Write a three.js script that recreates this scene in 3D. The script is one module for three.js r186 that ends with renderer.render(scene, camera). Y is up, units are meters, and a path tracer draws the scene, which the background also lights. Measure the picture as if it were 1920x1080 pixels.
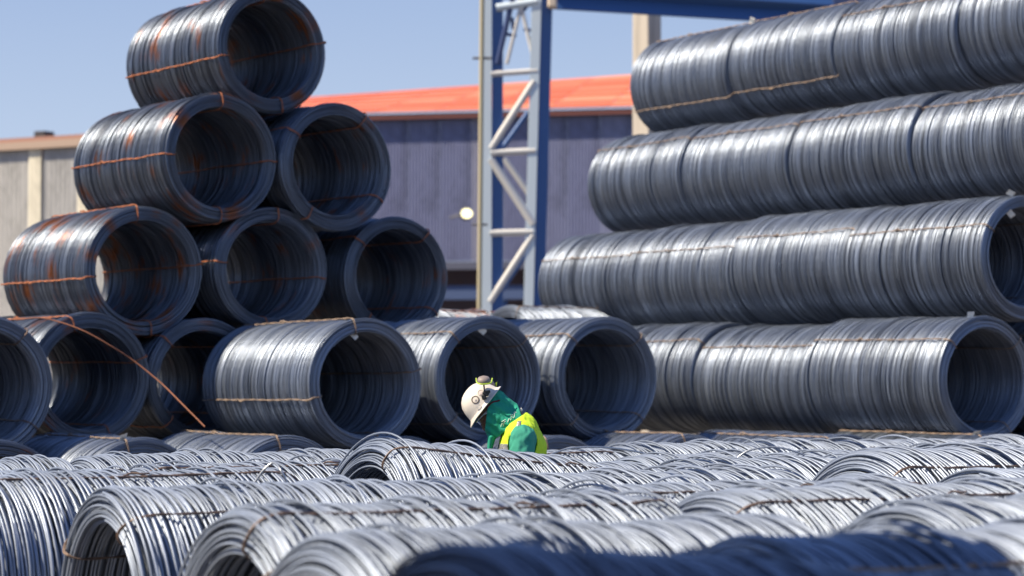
import * as THREE from 'three';
import { mergeGeometries, mergeVertices } from 'three/addons/utils/BufferGeometryUtils.js';
import { RoundedBoxGeometry } from 'three/addons/geometries/RoundedBoxGeometry.js';
import { ImprovedNoise } from 'three/addons/math/ImprovedNoise.js';

// ------------------------------------------------------------------ camera, sky, sun, exposure
const F = 4400, EYE = 1.75, HORIZON = 700;             // lens in photo pixels, eye height, photo row of the horizon
const scene = new THREE.Scene();
const camera = new THREE.PerspectiveCamera(2 * Math.atan(540 / F) * 180 / Math.PI, 16 / 9, 0.1, 2000);
camera.position.set(0, EYE, 0);
camera.lookAt(0, EYE + (HORIZON - 540) / F * 100, -100);
camera.focus = 14.3;
camera.userData.fStop = 2.05;
const renderer = new THREE.WebGLRenderer({ antialias: true });
renderer.toneMapping = THREE.LinearToneMapping;
renderer.toneMappingExposure = 1.65;
renderer.shadowMap.enabled = true;
const SUN = new THREE.Vector3(-0.63, 0.76, 0.16).normalize();
{
  const Wd = 256, Hd = 512, data = new Float32Array(Wd * Hd * 4);
  const stops = [[-90, 0.051, 0.051, 0.055], [-3, 0.119, 0.119, 0.128], [0, 0.365, 0.433, 0.527], [4, 0.327, 0.395, 0.506], [6, 0.293, 0.365, 0.489], [9, 0.234, 0.310, 0.459], [25, 0.119, 0.191, 0.365], [50, 0.072, 0.128, 0.285], [90, 0.055, 0.102, 0.238]];
  for (let j = 0; j < Hd; j++) {
    const el = ((j + .5) / Hd - .5) * 180;
    let k = 0; while (k < stops.length - 2 && el > stops[k + 1][0]) k++;
    const a = stops[k], b = stops[k + 1], f = Math.min(1, Math.max(0, (el - a[0]) / (b[0] - a[0])));
    for (let i = 0; i < Wd; i++) { const o = (j * Wd + i) * 4; for (let c = 0; c < 3; c++) data[o + c] = a[c + 1] + (b[c + 1] - a[c + 1]) * f; data[o + 3] = 1; }
  }
  const t = new THREE.DataTexture(data, Wd, Hd, THREE.RGBAFormat, THREE.FloatType);
  t.mapping = THREE.EquirectangularReflectionMapping; t.magFilter = t.minFilter = THREE.LinearFilter; t.needsUpdate = true;
  scene.background = t; scene.environment = t;
}
const sun = new THREE.DirectionalLight(new THREE.Color(1, .86, .64), 5);
sun.target.position.set(0, 0, -25); sun.position.copy(SUN).multiplyScalar(80).add(sun.target.position); sun.castShadow = true;
Object.assign(sun.shadow.camera, { left: -45, right: 45, top: 45, bottom: -45, near: 1, far: 220 });
sun.shadow.mapSize.set(4096, 4096); sun.shadow.bias = -0.0005;
scene.add(sun, sun.target);

// ------------------------------------------------------------------ helpers
let seed = 7;
const rnd = () => { seed = (seed * 1664525 + 1013904223) >>> 0; return seed / 4294967296; };
const rr = (a, b) => a + (b - a) * rnd();
const gauss = () => (rnd() + rnd() + rnd() - 1.5) * 1.15;
const NZ = new ImprovedNoise();
const noise = (x, y, z) => NZ.noise(x, y, z);
const used = new Map();
const numbered = (n) => { const k = used.get(n) ?? 0; used.set(n, k + 1); return k ? n + '_' + String(k).padStart(3, '0') : n; };
const V = (x, y, z) => new THREE.Vector3(x, y, z);
const W = (px, py, d) => V((px - 960) / F * d, EYE - (py - HORIZON) / F * d, -d);   // photo pixel at a chosen distance
function part(name, geo, mat, parent, pos) {
  const m = new THREE.Mesh(geo, mat); m.name = name; m.castShadow = m.receiveShadow = true;
  if (pos) m.position.copy(pos); parent.add(m); return m;
}
function thing(name, label, category, pos, group, kind) {
  const o = new THREE.Group(); o.name = numbered(name); o.userData = {};
  if (label) o.userData.label = label; if (category) o.userData.category = category;
  if (group) o.userData.group = group; if (kind) o.userData.kind = kind;
  if (pos) o.position.copy(pos); scene.add(o); return o;
}
const std = (o) => new THREE.MeshStandardMaterial(o);
const lin = (r, g, b) => new THREE.Color().setRGB(r, g, b);
function noiseTex(size, fn, srgb) {
  const d = new Uint8Array(size * size * 4);
  for (let j = 0; j < size; j++) for (let i = 0; i < size; i++) { const c = fn(i / size, j / size), o = (j * size + i) * 4; d[o] = c[0]; d[o + 1] = c[1]; d[o + 2] = c[2]; d[o + 3] = 255; }
  const t = new THREE.DataTexture(d, size, size); t.wrapS = t.wrapT = THREE.RepeatWrapping; t.magFilter = THREE.LinearFilter; t.minFilter = THREE.LinearMipmapLinearFilter; t.generateMipmaps = true;
  if (srgb) t.colorSpace = THREE.SRGBColorSpace; t.needsUpdate = true; return t;
}
const tileNoise = (u, v, f, s) => { // periodic noise
  const a = u * Math.PI * 2, b = v * Math.PI * 2, q = f / 6.283;
  return noise(Math.cos(a) * q + s, Math.sin(a) * q + Math.cos(b) * q, Math.sin(b) * q + s * 1.7);
};
const tube = (pts, r, segs, sides = 6, closed = false) => new THREE.TubeGeometry(new THREE.CatmullRomCurve3(pts, closed, 'centripetal'), segs, r, sides, closed);
const bar = (a, b, r, sides = 10) => { // round bar between two points
  const d = b.clone().sub(a), g = new THREE.CylinderGeometry(r, r, d.length(), sides);
  g.applyQuaternion(new THREE.Quaternion().setFromUnitVectors(V(0, 1, 0), d.clone().normalize()));
  return g.translate((a.x + b.x) / 2, (a.y + b.y) / 2, (a.z + b.z) / 2);
};
const boxBar = (a, b, w, h, yaw = 0) => { // square bar between two points
  const d = b.clone().sub(a), g = new RoundedBoxGeometry(w, d.length(), h, 1, Math.min(w, h) * .08);
  g.rotateY(yaw); g.applyQuaternion(new THREE.Quaternion().setFromUnitVectors(V(0, 1, 0), d.clone().normalize()));
  return g.translate((a.x + b.x) / 2, (a.y + b.y) / 2, (a.z + b.z) / 2);
};

// ------------------------------------------------------------------ materials
const M = {
  steel: std({ vertexColors: true, metalness: .84, roughness: .36 }),
  steelPale: std({ vertexColors: true, metalness: .72, roughness: .4 }),
  steelLoose: std({ vertexColors: true, metalness: .55, roughness: .46 }),
  core: std({ color: lin(.185, .212, .268), metalness: .86, roughness: .5 }),
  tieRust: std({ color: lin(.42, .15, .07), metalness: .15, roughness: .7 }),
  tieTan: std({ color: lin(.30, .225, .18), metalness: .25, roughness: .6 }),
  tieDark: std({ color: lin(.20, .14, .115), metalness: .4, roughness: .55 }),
  paper: std({ color: lin(.78, .77, .73), roughness: .8, side: THREE.DoubleSide }),
};
const dirt = noiseTex(512, (u, v) => { const n = tileNoise(u, v, 8, 1) * .5 + tileNoise(u, v, 40, 4) * .3 + (rnd() - .5) * .25; const g = 236 + Math.min(0, n - .05) * 90; return [g, g, g]; }, true);
const clad = (c, rough = .55) => { const t = dirt.clone(); t.repeat.set(.35, .12); return std({ color: c, roughness: rough, metalness: .1, map: t }); };

// ------------------------------------------------------------------ ground
{
  const g = new THREE.PlaneGeometry(1200, 1200, 1, 1).rotateX(-Math.PI / 2);
  for (let i = 0; i < g.attributes.uv.count; i++) g.attributes.uv.setXY(i, g.attributes.uv.getX(i) * 400, g.attributes.uv.getY(i) * 400);
  const t = noiseTex(512, (u, v) => { const n = tileNoise(u, v, 6, 2) * .5 + tileNoise(u, v, 30, 5) * .35 + (rnd() - .5) * .35; return [96 + n * 50, 90 + n * 47, 84 + n * 44]; }, true);
  const m = part('ground', g, std({ map: t, roughness: .95 }), scene, V(0, 0, -300)); m.userData = { kind: 'structure' };
}

// ------------------------------------------------------------------ wound wire
// strand: list of turns {z, r, ox, oy, tx, ty, e, ph, tone}; consecutive turns blend into one continuous helix
function woundWire(strands, wireR, segs, sides, colorAt) {
  let nv = 0, ni = 0;
  for (const s of strands) { const n = (s.length - 1) * segs + 1; nv += n * sides; ni += (n - 1) * sides * 6; }
  const pos = new Float32Array(nv * 3), nor = new Float32Array(nv * 3), col = new Float32Array(nv * 3), idx = new Uint32Array(ni);
  const cosS = [], sinS = []; for (let k = 0; k < sides; k++) { cosS.push(Math.cos(k / sides * 6.28318)); sinS.push(Math.sin(k / sides * 6.28318)); }
  let v = 0, q = 0;
  const keys = ['z', 'r', 'ox', 'oy', 'tx', 'ty', 'e', 'ph'];
  const P = [0, 0, 0], Q = [0, 0, 0], T = {}, cc = [0, 0, 0];
  const at = (s, k, out) => {
    const i = Math.min(s.length - 2, Math.floor(k / segs)), f = k / segs - i, g = f * f * (3 - 2 * f), a = s[i], b = s[i + 1];
    for (const n of keys) T[n] = a[n] + (b[n] - a[n]) * g;
    T.tone = a.tone + (b.tone - a.tone) * g;
    const th = k / segs * Math.PI * 2 + (s.start ?? 0), c = Math.cos(th), d = Math.sin(th), r = T.r * (1 + T.e * Math.cos(2 * th + T.ph));
    out[0] = T.ox + r * c; out[1] = T.oy + r * d; out[2] = T.z + T.r * (T.tx * c + T.ty * d);
    return th;
  };
  for (const s of strands) {
    const n = (s.length - 1) * segs + 1, base = v;
    for (let k = 0; k < n; k++) {
      const k2 = Math.min(k + .05, n - 1.001), k1 = k2 - .05;
      at(s, k2, Q); at(s, k1, P);
      let tx = Q[0] - P[0], ty = Q[1] - P[1], tz = Q[2] - P[2]; const tl = Math.hypot(tx, ty, tz) || 1; tx /= tl; ty /= tl; tz /= tl;
      const th = at(s, Math.min(k, n - 1.001), P), ex = Math.cos(th), ey = Math.sin(th);
      let bx = ty * 0 - tz * ey, by = tz * ex - tx * 0, bz = tx * ey - ty * ex; const bl = Math.hypot(bx, by, bz) || 1; bx /= bl; by /= bl; bz /= bl;
      const nx = by * tz - bz * ty, ny = bz * tx - bx * tz, nz = bx * ty - by * tx;
      colorAt(th, P[2], T.r, T.tone, cc);
      for (let j = 0; j < sides; j++) {
        const ax = nx * cosS[j] + bx * sinS[j], ay = ny * cosS[j] + by * sinS[j], az = nz * cosS[j] + bz * sinS[j], o = v * 3;
        nor[o] = ax; nor[o + 1] = ay; nor[o + 2] = az;
        pos[o] = P[0] + ax * wireR; pos[o + 1] = P[1] + ay * wireR; pos[o + 2] = P[2] + az * wireR;
        col[o] = cc[0]; col[o + 1] = cc[1]; col[o + 2] = cc[2]; v++;
      }
      if (k) for (let j = 0; j < sides; j++) {
        const a = base + (k - 1) * sides + j, b = base + (k - 1) * sides + (j + 1) % sides, c = a + sides, d = b + sides;
        idx[q++] = a; idx[q++] = b; idx[q++] = c; idx[q++] = b; idx[q++] = d; idx[q++] = c;
      }
    }
  }
  const g = new THREE.BufferGeometry();
  g.setAttribute('position', new THREE.BufferAttribute(pos, 3)); g.setAttribute('normal', new THREE.BufferAttribute(nor, 3));
  g.setAttribute('color', new THREE.BufferAttribute(col, 3)); g.setIndex(new THREE.BufferAttribute(idx, 1));
  return g;
}
const RT = .62, RTI = .48, LT = 2.02;     // tightly bound coils: outer and inner radius, length
const RL = .625, RLI = .46, LL = 2.0;      // loose coils
const lathe = (pts) => new THREE.LatheGeometry(pts.map((p) => new THREE.Vector2(p[0], p[1])), 48).rotateX(Math.PI / 2);

function steelColor(rust, sd, k0 = 1) {
  return (th, z, r, tone, out) => {
    let a = .180 * tone * k0, b = .212 * tone * k0, c = .280 * tone * k0;
    const fl = noise(th * 6, z * 90, sd) * .18; a *= 1 + fl; b *= 1 + fl; c *= 1 + fl;
    if (rust > 0) {
      const n = noise(Math.cos(th) * 2.2 + sd, Math.sin(th) * 2.2, z * 3.2) + .55 * noise(Math.cos(th) * 7, Math.sin(th) * 7 + sd, z * 30) + .35 * noise(th * 2, z * 120, sd);
      const k = Math.min(1, Math.max(0, (n - .5 + rust) * 2.6));
      a += (.34 - a) * k; b += (.125 - b) * k; c += (.055 - c) * k;
    }
    out[0] = a; out[1] = b; out[2] = c;
  };
}
function tightWindings(sd, rust, k0 = 1) {
  seed = sd * 7919 + 13;
  const S = [], wr = .0065;
  const shell = (R, step, jr, n0 = 0, n1 = LT) => {
    const s = []; let z = n0, bunch = 0, left = 0, ox = 0, oy = 0;
    while (z < n1) {
      if (left-- <= 0) { left = 3 + rnd() * 12; bunch = -Math.abs(gauss()) * jr; z += rnd() < .6 ? .010 : 0; ox = gauss() * .009; oy = gauss() * .009; }
      s.push({ z, r: R + bunch - Math.abs(gauss()) * jr * 1.1 + (rnd() < .06 ? .007 : 0), ox: ox + gauss() * .009, oy: oy + gauss() * .009, tx: gauss() * .016, ty: gauss() * .016, e: gauss() * .005, ph: rr(0, 6), tone: rr(.55, 1.3) });
      z += step * rr(.82, 1.22);
    }
    s.start = rr(0, 6.28); S.push(s);
  };
  shell(RT - wr, .0178, .013, .018, LT - .018);
  shell(RT - wr - .017, .0178, .011, .012, LT - .012);
  shell(RTI + wr, .0155, -.006, .012, LT - .012);
  shell(RTI + wr + .014, .017, -.007, .012, LT - .012);
  for (const [zf, dir] of [[.004, 1], [LT - .004, -1]]) { // the faces: spirals across the wall
    for (let l = 0; l < 2; l++) {
      const s = []; let r = RTI + .008 + l * .006; const edge = RT - .012;
      while (r < edge) {
        const shoulder = Math.max(0, (r - (RT - .05)) / .05), sh2 = Math.max(0, ((RTI + .03) - r) / .03);
        s.push({ z: zf + dir * (.006 + l * .011 + shoulder * shoulder * .022 + sh2 * sh2 * .012 + rnd() * .012), r, ox: gauss() * .007, oy: gauss() * .007, tx: gauss() * .006, ty: gauss() * .006, e: gauss() * .003, ph: rr(0, 6), tone: rr(.65, 1.1) });
        r += .0135 * rr(.8, 1.15);
      }
      s.start = rr(0, 6.28); S.push(s);
    }
  }
  return woundWire(S, wr, 48, 4, steelColor(rust, sd, k0));
}
function looseWindings(sd) {
  seed = sd * 104729 + 5;
  const S = [], wr = .0068;
  const shell = (R, step, jr, tilt, off, n0, n1) => {
    const s = []; let z = n0, left = 0, tx = 0, ty = 0, ox = 0, oy = 0, br = 0;
    while (z < n1) {
      if (left-- <= 0) { left = 2 + rnd() * 9; tx = gauss() * tilt; ty = gauss() * tilt; ox = gauss() * off; oy = gauss() * off - off * .3; br = gauss() * jr; }
      const end = Math.max(0, 1 - Math.min(z, LL - z) / .12), out = rnd() < .07 ? rr(.01, .05) : 0;
      s.push({ z: z + gauss() * .02, r: R + br * .7 - Math.abs(gauss()) * jr - end * end * .05 + out, ox: ox + gauss() * off * .5, oy: oy + gauss() * off * .5, tx: tx + gauss() * tilt * .35, ty: ty + gauss() * tilt * .35, e: gauss() * .012, ph: rr(0, 6), tone: rr(.8, 1.25) });
      z += step * rr(.6, 1.4);
    }
    s.start = rr(0, 6.28); S.push(s);
  };
  shell(RL - .008, .023, .012, .045, .014, .03, LL - .03);
  shell(RL - .020, .024, .012, .06, .014, .02, LL - .02);
  shell(RL - .040, .026, .012, .05, .012, .02, LL - .02);
  shell(RL - .060, .028, .010, .04, .010, .02, LL - .02);
  shell(RLI + .008, .02, .010, .03, .008, .04, LL - .04);
  shell(RLI + .024, .024, .010, .03, .008, .04, LL - .04);
  for (const zf of [0, 1]) {
    for (let l = 0; l < 2; l++) {
      const s = []; let r = RLI + .005;
      while (r < RL - .01) {
        const u = (r - RLI) / (RL - RLI), z = .012 + l * .02 + u * u * u * .07 + rnd() * .03;
        s.push({ z: zf ? LL - z : z, r, ox: gauss() * .012, oy: gauss() * .012, tx: gauss() * .02, ty: gauss() * .02, e: gauss() * .01, ph: rr(0, 6), tone: rr(.8, 1.2) });
        r += .017 * rr(.7, 1.2);
      }
      s.start = rr(0, 6.28); S.push(s);
    }
  }
  return woundWire(S, wr, 60, 5, steelColor(0, sd, 1.45));
}
const tightCore = lathe([[RTI + .05, .035], [RT - .07, .035], [RT - .05, .07], [RT - .05, LT - .07], [RT - .07, LT - .035], [RTI + .05, LT - .035], [RTI + .05, .035]]);
const looseCore = lathe([[RLI + .045, .09], [RL - .10, .09], [RL - .085, .14], [RL - .085, LL - .14], [RL - .10, LL - .09], [RLI + .045, LL - .09], [RLI + .045, .09]]);
function tieGeo(ro, ri, L, round, sag, sd) { // two thin wires twisted round each other, wrapped once through the coil
  seed = sd + 31;
  const pts = [], c = round;
  const add = (y, z, w = 0) => pts.push(V(gauss() * .008, y + w, z));
  for (let i = 0; i <= 8; i++) add(ro + .004, c + (L - 2 * c) * i / 8, -sag * Math.sin(i / 8 * Math.PI) * .5 + gauss() * .003);
  add(ro - c * .3, L - c * .3); add(ro - c, L + .006); add(ri + .03, L + .006); add(ri - .006, L - .03);
  for (let i = 1; i <= 5; i++) add(ri - .009, L - L * i / 6);
  add(ri - .006, .03); add(ri + .03, -.006); add(ro - c, -.006); add(ro - c * .3, c * .3);
  const curve = new THREE.CatmullRomCurve3(pts, true, 'centripetal'), n = 150, A = [], B = [];
  const f = curve.computeFrenetFrames(n, true);
  for (let i = 0; i < n; i++) {
    const p = curve.getPointAt(i / n), a = i * .55, o = f.normals[i].clone().multiplyScalar(Math.cos(a) * .0036).addScaledVector(f.binormals[i], Math.sin(a) * .0036);
    A.push(p.clone().add(o)); B.push(p.clone().sub(o));
  }
  const gs = [A, B].map((l) => new THREE.TubeGeometry(new THREE.CatmullRomCurve3(l, true), 300, .0044, 4, true));
  const p0 = pts[5]; // the knot
  gs.push(tube([p0.clone().add(V(.0, .004, -.07)), p0.clone().add(V(.012, .016, -.03)), p0.clone().add(V(-.01, .018, .01)), p0.clone().add(V(.01, .014, .05))], .006, 16, 4));
  return mergeGeometries(gs.map((g) => g.toNonIndexed()).map((g) => { g.deleteAttribute('uv'); return g; }));
}
const TIGHT = [1, 2, 3].map((s) => tightWindings(s, 0, 1.4)), RUSTY = [[11, .30], [12, .16], [13, .04]].map(([s, r]) => tightWindings(s, r));
const LOOSE = [21, 22, 23, 24].map((s) => looseWindings(s));
const TIE_T = [1, 2, 3].map((s) => tieGeo(RT, RTI, LT, .03, .004, s)), TIE_L = [4, 5, 6].map((s) => tieGeo(RL - .008, RLI, LL, .10, .012, s));
const TAG = (() => { const g = new THREE.PlaneGeometry(.075, .055, 6, 3); const p = g.attributes.position; for (let i = 0; i < p.count; i++) p.setZ(i, .012 * Math.sin(p.getX(i) * 50) + .006 * Math.sin(p.getY(i) * 70)); g.computeVertexNormals(); return g; })();
const tagSpots = [[Math.PI * .42, .05, RT + .02], [Math.PI * .36, .015, RTI - .02], [Math.PI * .62, .4, RT + .012]];

let coilCount = 0;
function coil(kind, x, d, base, yaw, o, label, group) {
  const i = coilCount++; seed = i * 977 + 4211;
  const loose = kind === 'loose', R = loose ? RL : RT, L = loose ? LL : LT;
  const t = thing('wire_rod_coil', label, 'coil', V(x, base, -d), group);
  t.rotation.set(o.pitch ?? 0, yaw, 0, 'YXZ');
  t.scale.set(o.s ?? 1, o.s ?? 1, (o.len ?? L) / L);
  const set = loose ? LOOSE : kind === 'rusty' ? RUSTY : TIGHT, pick = o.v ?? Math.floor(rnd() * set.length);
  const roll = o.roll ?? (loose ? rr(-.5, .5) : rr(0, 6.28));
  const flip = false;
  const w = part('wire_windings', set[pick % set.length], loose ? M.steelLoose : kind === 'rusty' ? M.steel : M.steelPale, t, V(0, R, 0)); w.rotation.z = roll; w.userData.kind = 'stuff';
  part('winding_core', loose ? looseCore : tightCore, M.core, t, V(0, R, 0));
  const ties = o.ties ?? [.3, .3 + 1.57, .3 + 3.14, .3 + 4.71], tm = o.tie ?? (loose ? M.tieDark : kind === 'rusty' ? M.tieRust : M.tieTan);
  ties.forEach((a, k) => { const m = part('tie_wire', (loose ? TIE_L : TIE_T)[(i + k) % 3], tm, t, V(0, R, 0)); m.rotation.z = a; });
  for (const [a, z, r] of o.tags ?? []) { const m = part('paper_tag', TAG, M.paper, t, V(Math.cos(a) * r, R + Math.sin(a) * r, z)); m.rotation.set(rr(-.6, .4), rr(2.2, 3.9), rr(-1, 1)); }
  return t;
}
// yard axes. Stacked coils lie along (-.53, .85), the loose ones square to them
const YAW_B = Math.atan2(-.53, -.848), YAW_F = Math.atan2(.848, -.53);
const back = (r, u) => [.848 * r - .53 * u, .53 * r + .848 * u];
const fore = (q, t) => [.848 * t + .53 * q, .53 * t - .848 * q];
const LAY = [.0, 1.07, 2.13, 3.19, 4.25];

// ------------------------------------------------------------------ far buildings
function sheet(w, h, pitch, depth) { // trapezoid-ribbed cladding sheet, standing in the xy plane
  const n = Math.max(1, Math.round(w / pitch)), p = w / n, xs = [];
  for (let i = 0; i < n; i++) { const x = i * p; xs.push([x, 0], [x + p * .5, 0], [x + p * .62, depth], [x + p * .88, depth]); }
  xs.push([w, 0]);
  const pos = [], uv = [], idx = [];
  xs.forEach(([x, z]) => { pos.push(x, 0, z, x, h, z); uv.push(x, 0, x, h); });
  for (let i = 0; i < xs.length - 1; i++) { const a = i * 2; idx.push(a, a + 2, a + 1, a + 1, a + 2, a + 3); }
  const g = new THREE.BufferGeometry(); g.setAttribute('position', new THREE.Float32BufferAttribute(pos, 3)); g.setAttribute('uv', new THREE.Float32BufferAttribute(uv, 2)); g.setIndex(idx);
  const f = g.toNonIndexed(); f.computeVertexNormals(); return f;
}
const box = (w, h, d, x, y, z) => new THREE.BoxGeometry(w, h, d).translate(x, y, z);
{ // blue-grey shed with the orange roof
  const A = V(-9.5, 0, -77.1), B = V(12, 0, -72.4), len = A.distanceTo(B), yaw = Math.atan2(-(B.z - A.z), B.x - A.x);
  const t = thing('factory_shed', 'blue-grey clad factory shed with long orange roof behind the gantry leg', 'building', A); t.rotation.y = yaw;
  const H = 10.1, y0 = 5.35, pw = 1.05;
  const tones = [lin(.20, .222, .385), lin(.215, .238, .40), lin(.19, .21, .37), lin(.31, .315, .44), lin(.255, .28, .45)].map((c) => clad(c));
  const g = sheet(pw - .002, H - y0, .105, .014);
  const light = { 8: 3, 12: 4, 13: 3, 17: 4 };
  for (let i = 0; i * pw < len; i++) part('wall_panel', g, tones[light[i] ?? [0, 1, 2, 1, 0, 2, 0][i % 7]], t, V(i * pw, y0, 0));
  part('wall_base', box(len, .25, .3, len / 2, y0 - .14, -.05), std({ color: lin(.10, .11, .17), roughness: .8 }), t);
  part('back_wall', box(len, y0, .2, len / 2, y0 / 2, -3.2), std({ color: lin(.13, .11, .13), roughness: .9 }), t);
  part('beam', box(len, .45, .3, len / 2, 4.35, -.3), std({ color: lin(.07, .11, .24), roughness: .5 }), t);
  for (let i = 0; i < 6; i++) part('column', box(.32, y0 - .3, .32, 1.5 + i * 3.9, (y0 - .3) / 2, -.45), std({ color: lin(.06, .13, .33), roughness: .5 }), t);
  part('side_wall', box(.2, H, 14, -.12, H / 2, -7), tones[0], t);
  // roof: courses of lapped sheets rising to the ridge
  const rt = [lin(.68, .175, .085), lin(.72, .20, .105), lin(.62, .15, .07), lin(.76, .26, .15)].map((c) => std({ color: c, roughness: .55 }));
  const rows = 6, cols = 12, P = (f, g) => V(-.3 + f * (len + .6), H + .06 + g * (1.55 + .95 * f), .35 - g * 8.2);
  for (let j = 0; j < rows; j++) for (let i = 0; i < cols; i++) {
    const a = P(i / cols + .001, j / rows), b = P((i + 1) / cols - .001, j / rows), c = P((i + 1) / cols - .001, (j + 1.04) / rows), d = P(i / cols + .001, (j + 1.04) / rows), th = .06;
    a.y += .07; b.y += .07;
    const v = [a, b, c, d].flatMap((p) => [p.x, p.y, p.z]).concat([a, b, c, d].flatMap((p) => [p.x, p.y - th, p.z]));
    const g2 = new THREE.BufferGeometry(); g2.setAttribute('position', new THREE.Float32BufferAttribute(v, 3));
    g2.setIndex([0, 1, 2, 0, 2, 3, 4, 6, 5, 4, 7, 6, 0, 4, 5, 0, 5, 1, 3, 2, 6, 3, 6, 7, 0, 3, 7, 0, 7, 4, 1, 5, 6, 1, 6, 2]);
    const g3 = g2.toNonIndexed(); g3.computeVertexNormals();
    part('roof_sheet', g3, rt[(j * 5 + i * 3 + ((i * j) % 3)) % 4], t);
  }
  part('eave_gutter', box(len + .4, .16, .2, len / 2, H - .06, .2), std({ color: lin(.20, .07, .06), roughness: .6 }), t);
}
{ // wall lamp on the shed
  const p = W(875, 400, 71), t = thing('wall_lamp', 'glowing round lamp on the blue-grey shed wall beside the gantry leg', 'lamp', p);
  t.rotation.y = .2;
  part('housing', new THREE.CylinderGeometry(.17, .2, .14, 20).rotateX(Math.PI / 2).translate(0, 0, -.09), std({ color: lin(.1, .1, .1), roughness: .5 }), t);
  part('bracket', bar(V(0, .0, -.1), V(.1, .1, -3.4), .04), std({ color: lin(.15, .15, .16), roughness: .5 }), t);
  const bulb = new THREE.SphereGeometry(.17, 20, 12).scale(1, .85, .35);
  part('lens', bulb, std({ color: lin(.1, .1, .1), emissive: lin(1, .88, .50), emissiveIntensity: 1.7 }), t);
  const l = new THREE.PointLight(lin(1, .80, .42), .05); l.position.set(0, 0, .2); l.shadow.radius = 6; l.castShadow = true; t.add(l);
}
{ // pale shed on the left
  const A = V(-15.5, 0, -63), B = V(-6.6, 0, -58.2), len = A.distanceTo(B), yaw = Math.atan2(-(B.z - A.z), B.x - A.x);
  const t = thing('warehouse', 'pale grey warehouse with cream pilaster strips behind the pyramid of coils', 'building', A); t.rotation.y = yaw;
  const H = 7.75, per = 1.62, g = sheet(1.2, H, .15, .018), st = sheet(.42, H, .14, .012);
  const grey = [lin(.52, .52, .53), lin(.55, .545, .55), lin(.50, .50, .515)].map((c) => clad(c)), cream = clad(lin(.88, .83, .70));
  for (let i = 0; i * per < len; i++) { part('wall_panel', g, grey[i % 3], t, V(i * per + .42, 0, 0)); part('pilaster_strip', st, cream, t, V(i * per, 0, .06)); }
  part('side_wall', box(.15, H, 3, len + .6, H / 2, -1.4), cream, t);
  part('back_wall', box(len, H, .15, len / 2, H / 2, -3), grey[0], t);
  part('roof', box(len + .8, .16, 3.4, len / 2 + .1, H + .1, -1.55), std({ color: lin(.36, .19, .15), roughness: .7 }), t);
  part('fascia', box(len + .6, .2, .12, len / 2, H - .03, .13), std({ color: lin(.40, .30, .25), roughness: .7 }), t);
  for (const [x, w, h] of [[3.2, .35, .22], [5.0, .5, .10], [7.2, .3, .16]]) part('roof_vent', box(w, h, .4, x, H + .18 + h / 2, -.6), std({ color: lin(.04, .04, .05), roughness: .7 }), t);
}

// ------------------------------------------------------------------ gantry crane
{
  const D = 40, pale = std({ color: lin(.60, .70, .80), roughness: .45 }), blue = std({ color: lin(.045, .12, .33), roughness: .4 }), white = std({ color: lin(.62, .62, .63), roughness: .5 }), navy = std({ color: lin(.035, .06, .17), roughness: .4 });
  const t = thing('gantry_crane', 'blue and pale grey lattice gantry leg carrying a navy crossbeam', 'crane', V(0, 0, 0));
  const P = (px, py, d = D) => W(px, py, d);
  const foot = (px, d = D) => { const p = W(px, 700, d); p.y = 0; return p; };
  const col = (pxTop, pxFoot, d) => {
    const top = P(pxTop, -60, d), ft = foot(pxFoot, d);
    part('column_flange', boxBar(ft.clone().add(V(-.085, 0, .02)), top.clone().add(V(-.085, 0, .02)), .165, .04), pale, t);
    part('column_web', boxBar(ft.clone().add(V(.095, 0, -.16)), top.clone().add(V(.095, 0, -.16)), .19, .30), blue, t);
  };
  col(922, 922, D); col(1017, 992, D);
  const br = (x0, y0, x1, y1, r = .058, d = D, m = white) => part('brace', bar(P(x0, y0, d), P(x1, y1, d), r), m, t);
  br(920, 137, 1008, 131, .05); br(920, 286, 1004, 282, .06); br(918, 437, 1000, 435, .06);
  br(920, 278, 1002, 150, .06); br(920, 298, 1000, 420, .075); br(918, 566, 1000, 440, .06);
  br(945, 296, 1004, 380, .055, D + 1.2); br(926, 300, 990, 210, .05, D + 1.4, blue); br(930, 560, 990, 470, .05, D + 1.4, blue);
  br(918, 760, 1000, 600, .06); br(918, 600, 1000, 600, .06);
  br(950, 118, 986, -30, .036); br(1003, 118, 968, -30, .036); br(932, 118, 962, -10, .05, D, navy); br(930, 12, 1008, 0, .07, D, pale);
  for (const [x0, y0, x1, y1] of [[942, 60, 968, 65], [982, 52, 997, 54], [976, 24, 992, 4], [960, 30, 962, 52]]) part('bolt_bracket', bar(P(x0, y0), P(x1, y1), .03), navy, t);
  // crossbeam running away to the right, on brackets
  const b0 = P(1030, -29, 40), b1 = P(1745, 17, 43.2);
  part('crossbeam', boxBar(b0, b1, .30, .36), blue, t);
  part('crossbeam_flange', boxBar(b0.clone().add(V(0, -.19, 0)), b1.clone().add(V(0, -.19, 0)), .46, .04), blue, t);
  part('end_bracket', new RoundedBoxGeometry(.16, .3, .2, 2, .04).translate(...P(1036, -4, 39.7).toArray()), std({ color: lin(.66, .55, .45), roughness: .6 }), t);
  // trolley hoses hanging on the beam
  const tr = P(1600, 8, 42.3); part('trolley', new RoundedBoxGeometry(.75, .22, .4, 2, .04).translate(tr.x, tr.y + .08, tr.z), navy, t);
  for (let i = 0; i < 4; i++) part('trolley_hose', tube([P(1556 + i * 12, -6, 42.2), P(1560 + i * 13, 10, 42.1), P(1568 + i * 13, 10 - i * 2, 42.1), P(1574 + i * 12, -8, 42.2)], .02, 16, 5), navy, t);
}
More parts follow.
